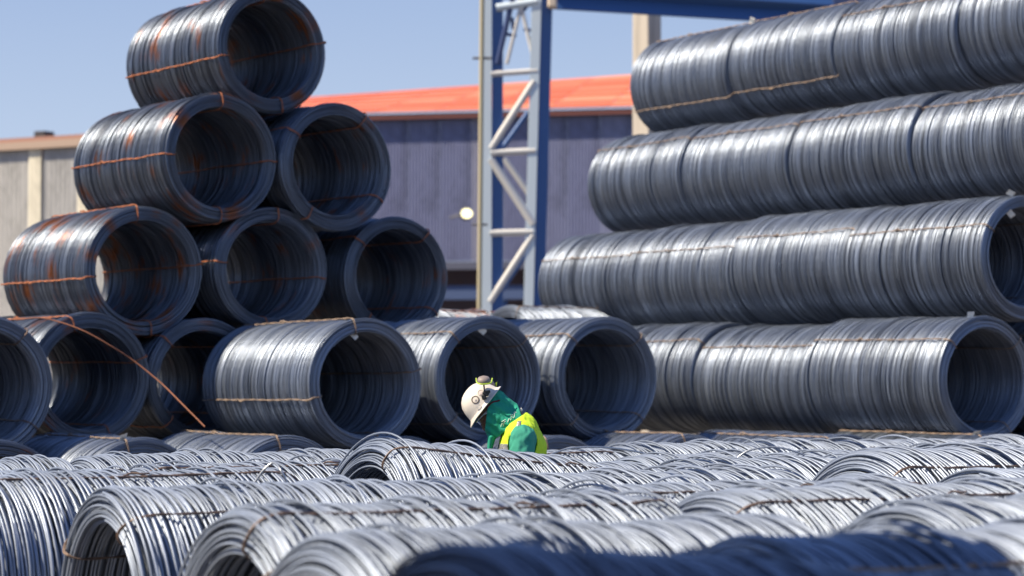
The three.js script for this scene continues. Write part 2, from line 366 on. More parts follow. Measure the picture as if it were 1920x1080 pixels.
{
  const t = thing('conduit_pole', 'thin tan conduit pole rising beside the gantry leg', 'pole', V(0, 0, 0));
  const m = std({ color: lin(.42, .38, .27), roughness: .7 }), a = W(896, 560, 39); a.y = 0;
  part('pole', bar(a, W(904, -40, 39), .042), m, t);
  part('crossarm', bar(W(886, 107, 39), W(922, 107, 39), .022), std({ color: lin(.12, .12, .14), roughness: .6 }), t);
  part('crossarm', bar(W(884, 421, 39), W(914, 421, 39), .018), std({ color: lin(.12, .12, .14), roughness: .6 }), t);
}
{
  const c = W(1214, 700, 44), t = thing('concrete_pillar', 'pale concrete pillar standing behind the long stack of coils', 'pillar', V(c.x, 0, c.z));
  t.rotation.y = -.62;
  const tx = dirt.clone(); tx.repeat.set(.8, .25);
  part('shaft', new RoundedBoxGeometry(.36, 8.5, .46, 2, .02).translate(0, 4.25, 0), std({ color: lin(.66, .60, .54), roughness: .9, map: tx }), t);
  part('footing', new RoundedBoxGeometry(.8, .4, .9, 2, .03).translate(0, .2, 0), std({ color: lin(.40, .37, .34), roughness: .95 }), t);
}
{ // containers beside the photographer, whose shade lies over the nearest coils
  const mk = (y, c, label) => {
    const t = thing('shipping_container', label, 'container', V(-1.78, y, -6.5), 'containers beside the nearest coils');
    const m = clad(c, .5), L = 6.06, H = 2.59, Wd = 2.44, side = sheet(L - .3, H - .3, .28, .036).rotateY(Math.PI / 2);
    part('side_wall', side, m, t, V(-.06, .15, L - .15)); part('side_wall', side, m, t, V(-Wd + .03, .15, L - .15));
    part('end_wall', sheet(Wd - .3, H - .3, .28, .036), m, t, V(-Wd + .15, .15, .06));
    for (const dz of [.82, -.0]) part('door_leaf', box(Wd / 2 - .16, H - .3, .05, dz ? -Wd * .27 : -Wd * .73, H / 2, L - .06), m, t);
    part('roof', box(Wd - .1, .05, L - .1, -Wd / 2, H - .06, L / 2), m, t); part('floor', box(Wd - .1, .1, L - .1, -Wd / 2, .1, L / 2), m, t);
    for (const x of [-.07, -Wd + .07]) for (const z of [.075, L - .075]) part('corner_post', box(.14, H - .004, .15, x, H / 2, z), m, t);
    for (const x of [-.075, -Wd + .075]) for (const y2 of [.078, H - .078]) part('side_rail', box(.11, .14, L - .32, x, y2, L / 2), m, t);
  };
  mk(.0, lin(.09, .13, .2), 'dark blue shipping container standing on the ground beside the nearest coils');
  mk(2.6, lin(.25, .09, .06), 'rust-red shipping container stacked on the dark blue one');
}

// ------------------------------------------------------------------ stacked coils
const fl = (a) => [a, a + 1.57, a + 3.14, a + 4.71];
const f3 = (a) => [a, a + 1.75, a + 3.5];
const GP = 'coils of the pyramid stack', GR = 'coils of the long stack', GM = 'coils in the front row of the stack', GB = 'bottom coils under the stacks', GF = 'loose coils lying on the ground';
const B = (kind, r, u, base, o, label, group) => { const [x, d] = back(r, u); return coil(kind, x, d, base, YAW_B + (o.dy ?? 0), o, label, group); };
// pyramid
B('rusty', 10.07, 20.5, 4.28, { v: 1, ties: fl(-1.76), dy: .05 }, 'rust-tinged wire coil alone on the top of the pyramid', GP);
B('rusty', 9.45, 20.33, 3.18, { v: 1, ties: fl(-1.56), roll: 2, dy: .06 }, 'rust-flecked coil, outer one of the two beneath the top coil', GP);
B('rusty', 10.7, 20.35, 3.15, { v: 2, ties: fl(-1.0), s: 1.02, dy: .04 }, 'dark coil facing out under the top coil, on the gantry side', GP);
B('rusty', 8.72, 20.45, 2.09, { v: 0, ties: fl(-1.7), roll: 1.2, dy: .035, tags: [[-1.2, .9, RTI - .02]] }, 'orange-rusted coil at the outer end of the pyramid row of three', GP);
B('rusty', 10.02, 20.4, 2.14, { v: 2, ties: fl(-1.45), s: .98, dy: .02 }, 'dark coil in the middle of the pyramid row of three', GP);
B('rusty', 11.52, 20.6, 2.10, { v: 2, ties: fl(-.9), dy: .04 }, 'dark coil at the gantry end of the pyramid row of three', GP);
B('rusty', 8.1, 20.2, 1.10, { v: 2, ties: fl(-.35), s: .97, dy: .035 }, 'coil with a loose red tie wire trailing from its rim', GP);
B('rusty', 9.3, 20.35, 1.08, { v: 2, ties: fl(-.8), s: .97, dy: .03 }, 'dark coil low in the pyramid, next to the trailing red wire', GP);
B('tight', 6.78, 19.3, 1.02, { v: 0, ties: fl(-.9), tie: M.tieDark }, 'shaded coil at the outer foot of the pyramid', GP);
{ // the loose red tie wire
  const f = back(8.1, 20.2), p = (px, py, d) => W(px, py, d);
  const t = thing('loose_tie_wire', 'rusty red tie wire trailing loose across two dark coils', 'wire', V(0, 0, 0));
  part('strand', tube([p(30, 600, 20.95), p(75, 596, 20.9), p(115, 605, 20.85), p(160, 622, 20.8), p(210, 650, 20.8), p(250, 676, 20.85), p(300, 716, 20.75), p(345, 760, 20.5), p(385, 800, 20.3)], .0065, 60, 6), std({ color: lin(.27, .105, .06), metalness: .15, roughness: .7 }), t);
}
// front row: three coils lying before the stacks
B('tight', 9.93, 18.3, 1.065, { v: 0, s: .955, len: 2.12, ties: fl(-1.8), dy: .03, pitch: .012, tags: [[1.35, .06, RTI - .02]] }, 'grey coil before the pyramid, tan tie wire along its flank', GM);
B('tight', 11.32, 18.5, 1.10, { v: 1, s: .96, ties: fl(-.75), pitch: .01, tags: [[1.45, .03, RTI - .01]] }, 'grey coil right behind the worker in the white helmet', GM);
B('tight', 12.66, 18.54, 1.095, { v: 2, s: .97, ties: fl(-.8), tags: [[2.4, .05, RT + .01]] }, 'grey coil between the worker and the long stack', GM);
// long stack: four tiers, four coils each, set back a little tier by tier
const TIER = ['lowest tier', 'second tier', 'third tier', 'top tier'], ORD = ['at the open front end', 'second from the open front end', 'third from the open front end', 'at the far gantry end'];
[[15.5, 16.35, 1.06], [16.08, 16.4, 2.24], [16.66, 16.15, 3.44], [17.24, 16.05, 4.71]].forEach(([r, u, b], k) => {
  let uu = u;
  for (let i = 0; i < 4; i++) {
    seed = 500 + k * 10 + i;
    const L = 1.94 * rr(.985, 1.03), low = k === 3 && i >= 2;
    B('tight', r + gauss() * .035, uu, b + gauss() * .025, { v: (k + i * 2) % 3, s: rr(.965, 1.0), len: L, dy: gauss() * .025, pitch: gauss() * .008, ties: f3(low ? -2.1 : [-.86, -1.05, -.82, -.78][k] + gauss() * .07), tags: (i + k) % 2 === 0 ? [tagSpots[(i + k) % 3]] : i === 0 ? [tagSpots[1], tagSpots[0]] : [] },
      'wire coil in the ' + TIER[k] + ' of long stack, ' + ORD[i], GR);
    uu += L + .012;
  }
});
B('tight', 16.72, 16.5, 1.06, { v: 1, ties: f3(-.8) }, 'coil showing a sliver behind the open end of the lowest tier', GR);
B('tight', 17.3, 16.6, 2.22, { v: 2, ties: f3(-.8) }, 'coil behind the open end of the second tier', GR);
// bottom coils carrying the front row and the stacks
[[6.55, 18.3, 'rusty'], [7.78, 18.25, 'tight'], [9.02, 18.05, 'tight'], [10.26, 18.2, 'tight'], [11.5, 17.6, 'tight'], [12.74, 17.3, 'tight'], [13.98, 16.6, 'tight'], [15.22, 16.0, 'tight'], [16.46, 15.9, 'tight']].forEach(([r, u, k], i) => {
  B(k, r, u, 0, { ties: fl(-.35 + .1 * (i % 3)), s: i < 3 ? .985 : .97, v: i % 3, tie: M.tieTan, tags: i === 1 || i === 7 ? [tagSpots[0]] : [] },
    ['first', 'second', 'third', 'fourth', 'fifth', 'sixth', 'seventh', 'eighth', 'ninth'][i] + ' half-hidden bottom coil from the outer foot of the pyramid', i < 4 ? 'bottom coils under the pyramid' : 'bottom coils under the long stack');
});
// coils further back, seen between the stacks at the foot of the gantry leg
{ const [r1] = [0]; void r1;
  coil('tight', -.05, 27.2, 1.22, YAW_F + .1, { s: 1.07, v: 1 }, 'sunlit pale coil at the foot of the gantry leg', 'coils at the gantry foot');
  coil('rusty', -1.35, 26.9, 1.2, YAW_F + .25, { s: 1.05, v: 0 }, 'brown rusted coil beside the pale one at the gantry foot', 'coils at the gantry foot');
  coil('tight', -.3, 27.0, 0, YAW_F + .1, { s: 1.0, v: 2 }, 'hidden coil carrying the sunlit pale one at the gantry foot', 'lower coils at the gantry foot');
  coil('tight', -1.9, 26.6, 0, YAW_F + .25, { s: 1.0, v: 0 }, 'hidden coil carrying the brown rusted one at the gantry foot', 'lower coils at the gantry foot');
}

// ------------------------------------------------------------------ loose coils on the ground
const Fc = (q, t, top, o, label) => { const [x, d] = fore(q, t); return coil('loose', x, d, o.lift ?? 0, YAW_F + (o.dy ?? 0), { s: top / 1.25, ...o }, label, GF); };
const tl = (a) => [a, a + 1.57, a + 3.14, a + 4.71];
Fc(-11.5, 6.12, 1.2, { lift: .22, pitch: .11, v: 0, ties: tl(.42) }, 'tall springy coil lying right in front of the worker');
Fc(-10.0, 4.04, 1.25, { v: 1, ties: tl(.62), dy: -.04 }, 'loose coil with dark open mouth and tie wire over its shoulder');
Fc(-8.1, 3.80, 1.25, { v: 2, ties: tl(.30) }, 'loose coil with one long tie wire running over its crest');
Fc(-6.85, 3.5, 1.24, { v: 3, ties: tl(.85), tie: M.tieTan }, 'bright loose coil directly behind the shaded blurred coil');
Fc(-4.5, 2.5, 1.2, { lift: .2, pitch: .10, v: 3, ties: tl(1.2), tie: M.tieTan }, 'dark shaded coil, most blurred of all, by the containers');
Fc(-5.6, 4.3, 1.27, { v: 1, ties: tl(.55), tie: M.tieTan }, 'shaded coil with a tan tie wire along its flank');
Fc(-6.62, 5.8, 1.28, { v: 2, ties: tl(.75), tie: M.tieTan }, 'sunlit loose coil just behind the shaded coil with tan tie');
Fc(-7.9, 5.87, 1.27, { v: 3, ties: tl(.38) }, 'loose coil with dark tie wire bent down over its mouth');
Fc(-9.05, 6.0, 1.24, { v: 0, ties: tl(.35) }, 'loose coil between two ties, in line with the worker\'s near side');
Fc(-9.05, 8.45, 1.27, { v: 1, ties: tl(.5) }, 'loose coil end just showing before the long stack');
Fc(-10.15, 6.15, 1.24, { v: 2, ties: tl(.9) }, 'low loose coil pressed against the tall springy coil');
Fc(-10.1, 8.55, 1.33, { v: 3, ties: tl(.55) }, 'tall loose coil with round mouth in front of the long stack');
Fc(-11.4, 3.3, 1.25, { v: 3, ties: tl(.25), len: 2.4 }, 'loose coil crossed by a straight dark tie wire');
Fc(-11.4, 8.25, 1.24, { v: 2, ties: tl(.7) }, 'low loose coil past the end of the tall springy one');
Fc(-11.45, 10.3, 1.26, { v: 0, ties: tl(.4) }, 'low loose coil behind the tall one with the round mouth');
[[-12.6, 3.25, 1, 1.22, 'loose coil at the outer end of the worker\'s row, under the pyramid'], [-12.6, 5.3, 2, 1.23, 'loose coil in the worker\'s row, ending beside him towards the pyramid'], [-12.65, 8.75, 3, 1.22, 'loose coil in the worker\'s row, starting at his back'], [-12.65, 10.8, 1, 1.24, 'loose coil in the worker\'s row, second behind his back'],
  ...['first', 'second', 'third', 'fourth', 'fifth'].map((n, i) => [-13.85, 3.4 + 2.035 * i, [0, 3, 1, 2, 0][i], [1.24, 1.25, 1.23, 1.25, 1.25][i], n + ' coil from the pyramid end in the rearmost loose row'])]
  .forEach(([q, t, v, top, label]) => Fc(q, t, top, { v, ties: tl(rr(.2, .9)) }, label));
// wire ends that have sprung free
{
  const strand = (pts, label) => { const t = thing('sprung_wire', label, 'wire', V(0, 0, 0)); part('strand', tube(pts.map((p) => W(...p)), .0068, 40, 6), std({ color: lin(.40, .43, .48), metalness: .7, roughness: .35 }), t); };
  strand([[478, 905, 12.0], [496, 880, 12.0], [512, 868, 12.0], [528, 882, 11.9], [540, 906, 11.9]], 'bright wire end arching free above the loose coil with a long tie');
  strand([[1010, 800 + 62, 15.6], [1060, 842, 15.7], [1120, 838, 15.8], [1190, 846, 16], [1250, 862, 16.2]], 'wire end arching free behind the worker');
  strand([[1370, 868, 14.6], [1400, 846, 14.6], [1450, 838, 14.6], [1500, 850, 14.6], [1540, 872, 14.6]], 'wire end arching free before the long stack');
}

// ------------------------------------------------------------------ the worker
function surfaceNets(sdf, lo, hi, cell) {
  const n = [0, 1, 2].map((i) => Math.ceil((hi[i] - lo[i]) / cell) + 1), [nx, ny, nz] = n, f = new Float32Array(nx * ny * nz);
  const id = (i, j, k) => i + nx * (j + ny * k);
  for (let k = 0; k < nz; k++) for (let j = 0; j < ny; j++) for (let i = 0; i < nx; i++) f[id(i, j, k)] = sdf(lo[0] + i * cell, lo[1] + j * cell, lo[2] + k * cell);
  const vi = new Int32Array(nx * ny * nz).fill(-1), pos = [], idx = [];
  const E = [[0, 1], [2, 3], [4, 5], [6, 7], [0, 2], [1, 3], [4, 6], [5, 7], [0, 4], [1, 5], [2, 6], [3, 7]];
  for (let k = 0; k < nz - 1; k++) for (let j = 0; j < ny - 1; j++) for (let i = 0; i < nx - 1; i++) {
    const c = []; let m = 0;
    for (let q = 0; q < 8; q++) { const v = f[id(i + (q & 1), j + ((q >> 1) & 1), k + (q >> 2))]; c.push(v); if (v < 0) m |= 1 << q; }
    if (m === 0 || m === 255) continue;
    let x = 0, y = 0, z = 0, w = 0;
    for (const [a, b] of E) if ((c[a] < 0) !== (c[b] < 0)) { const t = c[a] / (c[a] - c[b]); x += (a & 1) + t * ((b & 1) - (a & 1)); y += ((a >> 1) & 1) + t * (((b >> 1) & 1) - ((a >> 1) & 1)); z += (a >> 2) + t * ((b >> 2) - (a >> 2)); w++; }
    vi[id(i, j, k)] = pos.length / 3; pos.push(lo[0] + (i + x / w) * cell, lo[1] + (j + y / w) * cell, lo[2] + (k + z / w) * cell);
  }
  const quad = (a, b, c, d, flip) => { if (a < 0 || b < 0 || c < 0 || d < 0) return; if (flip) idx.push(a, c, b, a, d, c); else idx.push(a, b, c, a, c, d); };
  for (let k = 1; k < nz - 1; k++) for (let j = 1; j < ny - 1; j++) for (let i = 1; i < nx - 1; i++) {
    const s = f[id(i, j, k)] < 0;
    if (s !== f[id(i + 1, j, k)] < 0) quad(vi[id(i, j - 1, k - 1)], vi[id(i, j, k - 1)], vi[id(i, j, k)], vi[id(i, j - 1, k)], !s);
    if (s !== f[id(i, j + 1, k)] < 0) quad(vi[id(i - 1, j, k - 1)], vi[id(i - 1, j, k)], vi[id(i, j, k)], vi[id(i, j, k - 1)], !s);
    if (s !== f[id(i, j, k + 1)] < 0) quad(vi[id(i - 1, j - 1, k)], vi[id(i, j - 1, k)], vi[id(i, j, k)], vi[id(i - 1, j, k)], !s);
  }
  const g = new THREE.BufferGeometry(), nor = new Float32Array(pos.length), e = cell * .6;
  for (let i = 0; i < pos.length; i += 3) {
    const [x, y, z] = [pos[i], pos[i + 1], pos[i + 2]];
    const a = sdf(x + e, y, z) - sdf(x - e, y, z), b = sdf(x, y + e, z) - sdf(x, y - e, z), c = sdf(x, y, z + e) - sdf(x, y, z - e), l = Math.hypot(a, b, c) || 1;
    nor[i] = a / l; nor[i + 1] = b / l; nor[i + 2] = c / l;
  }
  g.setAttribute('position', new THREE.Float32BufferAttribute(pos, 3)); g.setAttribute('normal', new THREE.BufferAttribute(nor, 3)); g.setIndex(idx);
  return g;
}
{
  const smin = (a, b, k) => { const h = Math.max(k - Math.abs(a - b), 0) / k; return Math.min(a, b) - h * h * k * .25; };
  const cap = (x, y, z, a, b, ra, rb, fz = 1) => { // tapered capsule, widened in z by fz
    const bx = b[0] - a[0], by = b[1] - a[1], bz = (b[2] - a[2]) / fz, px = x - a[0], py = y - a[1], pz = (z - a[2]) / fz;
    const t = Math.min(1, Math.max(0, (px * bx + py * by + pz * bz) / (bx * bx + by * by + bz * bz + 1e-9)));
    return Math.hypot(px - bx * t, py - by * t, pz - bz * t) - (ra + (rb - ra) * t);
  };
  const ell = (a, b, c, ra, rb, rc) => { const k = Math.hypot(a / ra, b / rb, c / rc); return (k - 1) * Math.min(ra, rb, rc); };
  const HC = [-.126, 1.511], Fx = -.61, Fy = -.79, Ux = -.79, Uy = .61;             // head centre, face direction, crown direction
  const hp = (f, u, s) => [HC[0] + Fx * f + Ux * u, HC[1] + Fy * f + Uy * u, s];
  const head = (x, y, z) => {
    const dx = x - HC[0], dy = y - HC[1], f = dx * Fx + dy * Fy, u = dx * Ux + dy * Uy, az = Math.abs(z);
    let d = ell(f + .008, u - .02, z, .098, .112, .077);
    d = smin(d, ell(f - .022, u + .055, z, .068, .075, .058), .03);
    d = smin(d, Math.hypot(f - .068, u + .112, z * .8) - .026, .03);
    d = smin(d, cap(f, u, z, [.094, .012, 0], [.119, -.032, 0], .009, .014), .014);         // nose
    d = smin(d, cap(f, u, z, [.085, -.068, -.02], [.085, -.068, .02], .011, .011), .01);     // lips
    d = smin(d, cap(f, u, az, [.078, .040, .012], [.072, .042, .045], .013, .012), .015);    // brow
    d = Math.max(d, -(Math.hypot(f - .098, u - .018, az - .03) - .013));                     // eye sockets
    d = smin(d, Math.hypot(f - .083, u - .018, az - .03) - .0125, .003);                     // eyes
    d = smin(d, ell(f + .01, u + .01, az - .078, .022, .034, .010), .008);                   // ears
    return d;
  };
  const sh = .19;
  const J = { pel: [.08, .95, 0], waist: [.075, 1.08, 0], chest: [.065, 1.27, 0], top: [.055, 1.37, 0], neck: [.03, 1.44, 0] };
  const armL = [[.068, 1.345, .2], [.055, 1.09, .265], [-.15, 1.01, .20]], armR = [[.06, 1.345, -.2], [.03, 1.09, -.25], [-.2, 1.04, -.12]];
  const legL = [[.08, .93, .1], [.03, .5, .12], [.07, .09, .12]], legR = [[.08, .93, -.1], [.05, .5, -.12], [.10, .09, -.12]];
  const torso = (x, y, z, g) => {
    let d = cap(x, y, z, J.pel, J.waist, .108 + g, .10 + g, 1.32);
    d = smin(d, cap(x, y, z, J.waist, J.chest, .10 + g, .116 + g, 1.34), .06);
    d = smin(d, cap(x, y, z, J.chest, J.top, .116 + g, .085 + g, 1.4), .06);
    d = smin(d, cap(x, y, z, [.062, 1.365, -.15], [.062, 1.365, .15], .062 + g, .062 + g), .06);
    d = smin(d, cap(x, y, z, [.055, 1.425, -.045], [.055, 1.425, .045], .045 + g, .045 + g), .06);
    return d;
  };
  const neck = (x, y, z, g) => cap(x, y, z, J.neck, [HC[0] + .03, HC[1] - .03, 0], .062 + g, .058 + g);
  const arm = (x, y, z, A, g) => smin(cap(x, y, z, A[0], A[1], .055 + g, .043 + g), cap(x, y, z, A[1], A[2], .043 + g, .03 + g), .03);
  const leg = (x, y, z, A, g) => smin(cap(x, y, z, A[0], A[1], .088 + g, .06 + g), cap(x, y, z, A[1], A[2], .06 + g, .042 + g), .03);
  const body = (x, y, z) => {
    let d = smin(torso(x, y, z, 0), neck(x, y, z, 0), .05);
    for (const A of [armL, armR]) d = smin(d, arm(x, y, z, A, 0), .03);
    for (const A of [legL, legR]) d = smin(d, leg(x, y, z, A, 0), .04);
    return smin(d, head(x, y, z), .02);
  };
  const wr = (x, y, z, a = .005) => a * noise(x * 16, y * 10, z * 14) + a * .6 * noise(x * 40, y * 26, z * 34 + 9);
  const t = thing('person', 'worker in white helmet, green hood and yellow vest bending over the wire', 'person', V(0, 0, -15));
  const skin = std({ color: lin(.22, .115, .075), roughness: .6 });
  // body, with the finer head and hands merged in
  const hand = (A, sgn) => {
    const e = A[1], w = A[2], dx = w[0] - e[0], dy = w[1] - e[1], dz = w[2] - e[2], l = Math.hypot(dx, dy, dz), D = [dx / l, dy / l, dz / l];
    const S = [-D[2] * 0, 0, 0]; S[0] = D[1] * 0 - D[2]; S[1] = 0; S[2] = D[0]; const sl = Math.hypot(S[0], S[2]); S[0] /= sl; S[2] /= sl;  // across the palm
    const N = [0, -1, 0];
    const P = (a, b, c) => [w[0] + D[0] * a + S[0] * b + N[0] * c, w[1] + D[1] * a + S[1] * b + N[1] * c, w[2] + D[2] * a + S[2] * b + N[2] * c];
    const bones = [];
    [[-.03, .075], [-.010, .085], [.010, .08], [.029, .064]].forEach(([b, L]) => { const p0 = P(.085, b, 0), p1 = P(.085 + L * .45, b * 1.1, .012), p2 = P(.085 + L * .75, b * 1.12, .034), p3 = P(.085 + L * .85, b * 1.1, .056); bones.push([p0, p1, .0095, .009], [p1, p2, .009, .0085], [p2, p3, .0085, .0075]); });
    const s2 = -sgn; bones.push([P(.03, .03 * s2, .006), P(.06, .052 * s2, .02), .012, .0105], [P(.06, .052 * s2, .02), P(.085, .05 * s2, .04), .0105, .0085]);
    return (x, y, z) => {
      let d = smin(cap(x, y, z, P(-.02, 0, 0), P(.02, 0, 0), .028, .027), Math.max(cap(x, y, z, P(.03, -.012, 0), P(.08, -.012, 0), .026, .026), 0) || cap(x, y, z, P(.03, -.012, 0), P(.08, -.012, 0), .024, .022), .02);
      d = smin(d, cap(x, y, z, P(.03, .014, 0), P(.08, .016, 0), .023, .02), .02);
      for (const b of bones) d = smin(d, cap(x, y, z, b[0], b[1], b[2], b[3]), .006);
      return d;
    };
  };
  const hl = hand(armL, 1), hr = hand(armR, -1);
  const around = (c, r) => [[c[0] - r, c[1] - r, c[2] - r], [c[0] + r, c[1] + r, c[2] + r]];
  const gb = surfaceNets((x, y, z) => body(x, y, z), [-.36, .03, -.42], [.32, 1.68, .42], .012);
  const gh = surfaceNets((x, y, z) => smin(head(x, y, z), neck(x, y, z, 0), .02) - .001, [-.30, 1.36, -.12], [.02, 1.66, .12], .0045);
  const ha = around([armL[2][0] - .08, armL[2][1] - .03, armL[2][2]], .14), hb = around([armR[2][0] - .08, armR[2][1] - .0, armR[2][2]], .14);
  part('body', mergeGeometries([gb, gh, surfaceNets(hl, ha[0], ha[1], .005), surfaceNets(hr, hb[0], hb[1], .005)]), skin, t);
  // clothes
  const cloth = (c, o = {}) => new THREE.MeshPhysicalMaterial({ color: c, roughness: .88, sheen: .3, sheenRoughness: .6, ...o });
  const teal = cloth(lin(.035, .29, .21)), green = cloth(lin(.012, .30, .20)), lime = cloth(lin(.56, .80, .03)), dark = cloth(lin(.02, .025, .03));
  const shirt = (x, y, z) => { let d = torso(x, y, z, .012); for (const A of [armL, armR]) d = smin(d, arm(x, y, z, A, .024), .03); d += wr(x, y, z, .009) + .005 * Math.sin(x * 70 - y * 38 + 5 * noise(x * 6, y * 6, z * 6)) * Math.max(0, noise(x * 8, y * 7, z * 8 + 3) + .25); return Math.max(d, .9 - y, y - 1.45, -.135 - x); };
  part('shirt', surfaceNets(shirt, [-.25, .86, -.38], [.30, 1.48, .38], .009), teal, t);
  const trousers = (x, y, z) => { let d = cap(x, y, z, J.pel, [.078, 1.0, 0], .122, .118, 1.3); for (const A of [legL, legR]) d = smin(d, leg(x, y, z, A, .022), .04); return Math.max(d + wr(x, y, z, .008), y - 1.0, .10 - y); };
  part('trousers', surfaceNets(trousers, [-.12, .08, -.32], [.28, 1.04, .32], .013), teal, t);
  for (const A of [legL, legR]) part('boot', surfaceNets((x, y, z) => Math.max(smin(cap(x, y, z, [A[2][0], .2, A[2][2]], [A[2][0], .07, A[2][2]], .06, .055), cap(x, y, z, [A[2][0] + .02, .045, A[2][2]], [A[2][0] - .16, .04, A[2][2]], .05, .042), .04), -y, y - .24), [A[2][0] - .26, -.02, A[2][2] - .1], [A[2][0] + .12, .26, A[2][2] + .1], .009), std({ color: lin(.03, .025, .022), roughness: .6 }), t);
  // vest
  const vestBase = (x, y, z) => { let d = torso(x, y, z, .026) + wr(x, y, z, .006); return d; };
  const vest = (x, y, z) => {
    let d = Math.max(vestBase(x, y, z), -(vestBase(x, y, z) + .012));
    for (const A of [armL, armR]) d = Math.max(d, -(cap(x, y, z, [A[0][0] + .005, A[0][1] + .005, A[0][2] * .6], [A[0][0] - .01, A[0][1] - .09, A[0][2] * 1.3], .085, .095)));
    const nk = (x - .02) * -.55 + (y - 1.455) * .83; // neckline sloping down to the front
    return Math.max(d, .93 - y, nk);
  };
  part('vest', surfaceNets(vest, [-.16, .88, -.32], [.28, 1.5, .32], .007), lime, t);
  const refl = std({ color: lin(.30, .30, .30), roughness: .35, metalness: .4 });
  const strip = (lim) => (x, y, z) => Math.max(vestBase(x, y, z) - .004, -(vestBase(x, y, z) + .004), lim(x, y, z), -Math.min(...[armL, armR].map((A) => cap(x, y, z, [A[0][0] + .005, A[0][1] + .005, A[0][2] * .6], [A[0][0] - .01, A[0][1] - .09, A[0][2] * 1.3], .085, .095))));
  part('reflective_strip', surfaceNets(strip((x, y, z) => Math.max(Math.abs((x - .036) * .97 - (y - 1.4) * .2) - .014, 1.385 - y, y - 1.452)), [-.12, 1.28, -.3], [.2, 1.5, .3], .006), refl, t);
  part('reflective_strip', surfaceNets(strip((x, y, z) => Math.max(Math.abs(y - 1.27) - .035, x)), [-.16, 1.2, -.32], [.05, 1.34, .32], .007), refl, t);
  part('reflective_strip', surfaceNets(strip((x, y, z) => Math.max(Math.abs(y - 1.06) - .025)), [-.16, 1.0, -.32], [.28, 1.12, .32], .007), refl, t);
  // hood
  const hoodVol = (x, y, z) => {
    const dx = x - HC[0], dy = y - HC[1], f = dx * Fx + dy * Fy, u = dx * Ux + dy * Uy;
    let d = ell(f + .012, u - .005, z, .122, .125, .098);
    d = smin(d, cap(x, y, z, [HC[0] + .02, HC[1] - .03, 0], [.02, 1.435, 0], .098, .115, 1.15), .05);
    d = smin(d, cap(x, y, z, [-.085, 1.395, 0], [-.02, 1.39, 0], .082, .10, 1.1), .05);
    d += .006 * Math.sin(x * 60 + y * 95 + Math.abs(z) * 20) * (noise(x * 9, y * 9, z * 9) + .6) + wr(x, y, z, .007);
    return d;
  };
  const hem = (x, y) => -((x + .153) * -.64 + (y - 1.292) * .77);
  const hood = (x, y, z) => {
    const dx = x - HC[0], dy = y - HC[1], u = dx * Ux + dy * Uy;
    let d = Math.max(hoodVol(x, y, z), -(hoodVol(x, y, z) + .012));
    d = Math.max(d, hem(x, y), u - .075, (x - .055) * .8 + (y - 1.5) * .3, -.160 - x + (y - 1.5) * .12);
    const dr = cap(x, y, z, [-.13, 1.345, .02], [-.146, 1.235, .015], .028, .011, 2.4);
    return Math.min(d, dr);
  };
  part('hood', surfaceNets(hood, [-.22, 1.2, -.19], [.17, 1.67, .19], .006), green, t);
  const nearZ = (x, y, fn) => { let z = .2; while (z > 0 && fn(x, y, z) > 0) z -= .002; return z; };
  const pxy = (px, py) => [(px - 960) / 293.3, 1.75 - (py - 700) / 293.3];
  const onHood = (px, py, o = .004) => { const [x, y] = pxy(px, py); return V(x, y, nearZ(x, y, hoodVol) + o); };
  part('hood_stripe', tube([[913, 764], [918, 758], [925, 753], [931, 752], [937, 750]].map((p) => onHood(...p)), .0055, 24, 6), cloth(lin(.10, .012, .022)), t);
  const stitch = std({ color: lin(.62, .72, .70), roughness: .9 });
  for (const l of [[[939, 799], [942, 793], [944, 798], [946, 790], [949, 789]], [[952, 791], [955, 784], [958, 787], [959, 780], [963, 783], [965, 774]], [[941, 790], [944, 788], [948, 786]], [[957, 778], [961, 777], [965, 772], [968, 773]]]) part('frayed_thread', tube(l.map((p) => onHood(...p, .003)), .0022, 24, 4), stitch, t);
  part('hood_tab', new RoundedBoxGeometry(.018, .02, .03, 2, .004).rotateZ(.5).translate(...[...pxy(977, 768), 0]), std({ color: lin(.75, .75, .74), roughness: .8 }), t);
  // safety glasses
  const gl = new THREE.Group(); gl.name = 'safety_glasses'; t.add(gl);
  const clear = new THREE.MeshPhysicalMaterial({ color: 0xffffff, transmission: 1, roughness: .05, thickness: 0, ior: 1.5 });
  for (const s of [-1, 1]) { const l = []; for (let i = 0; i <= 8; i++) l.push(V(...hp(.118 - (i / 8) ** 2 * .02, 0, s * (.004 + i * .0075)))); const g = new THREE.BufferGeometry(), P = [], I = []; l.forEach((p, i) => { P.push(p.x + Ux * .036, p.y + Uy * .036, p.z, p.x + Ux * .004, p.y + Uy * .004, p.z); if (i < 8) I.push(i * 2, i * 2 + 1, i * 2 + 2, i * 2 + 1, i * 2 + 3, i * 2 + 2); }); g.setAttribute('position', new THREE.Float32BufferAttribute(P, 3)); g.setIndex(I); g.computeVertexNormals(); part('lens', g, clear, gl); }
  part('frame', mergeGeometries([-1, 1].map((s) => tube([V(...hp(.12, .037, 0)), V(...hp(.116, .037, s * .035)), V(...hp(.097, .035, s * .066)), V(...hp(.04, .028, s * .088)), V(...hp(-.01, .02, s * .09))], .0038, 30, 6))), std({ color: lin(.55, .56, .58), roughness: .4 }), gl);
  part('strap', tube([V(...hp(.05, .03, .09)), V(...hp(.02, .012, .1)), V(...hp(-.0, -.012, .105))], .006, 12, 6), std({ color: lin(.4, .42, .44), roughness: .7 }), gl);
  // helmet
  const hm = new THREE.Group(); hm.name = 'helmet'; t.add(hm);
  const B3 = new THREE.Matrix4().makeBasis(V(Fx, Fy, 0), V(Ux, Uy, 0), V(0, 0, 1)); // x = face direction, y = crown, z = wearer's near side
  hm.applyMatrix4(B3); hm.position.set(...hp(0, .062, 0));
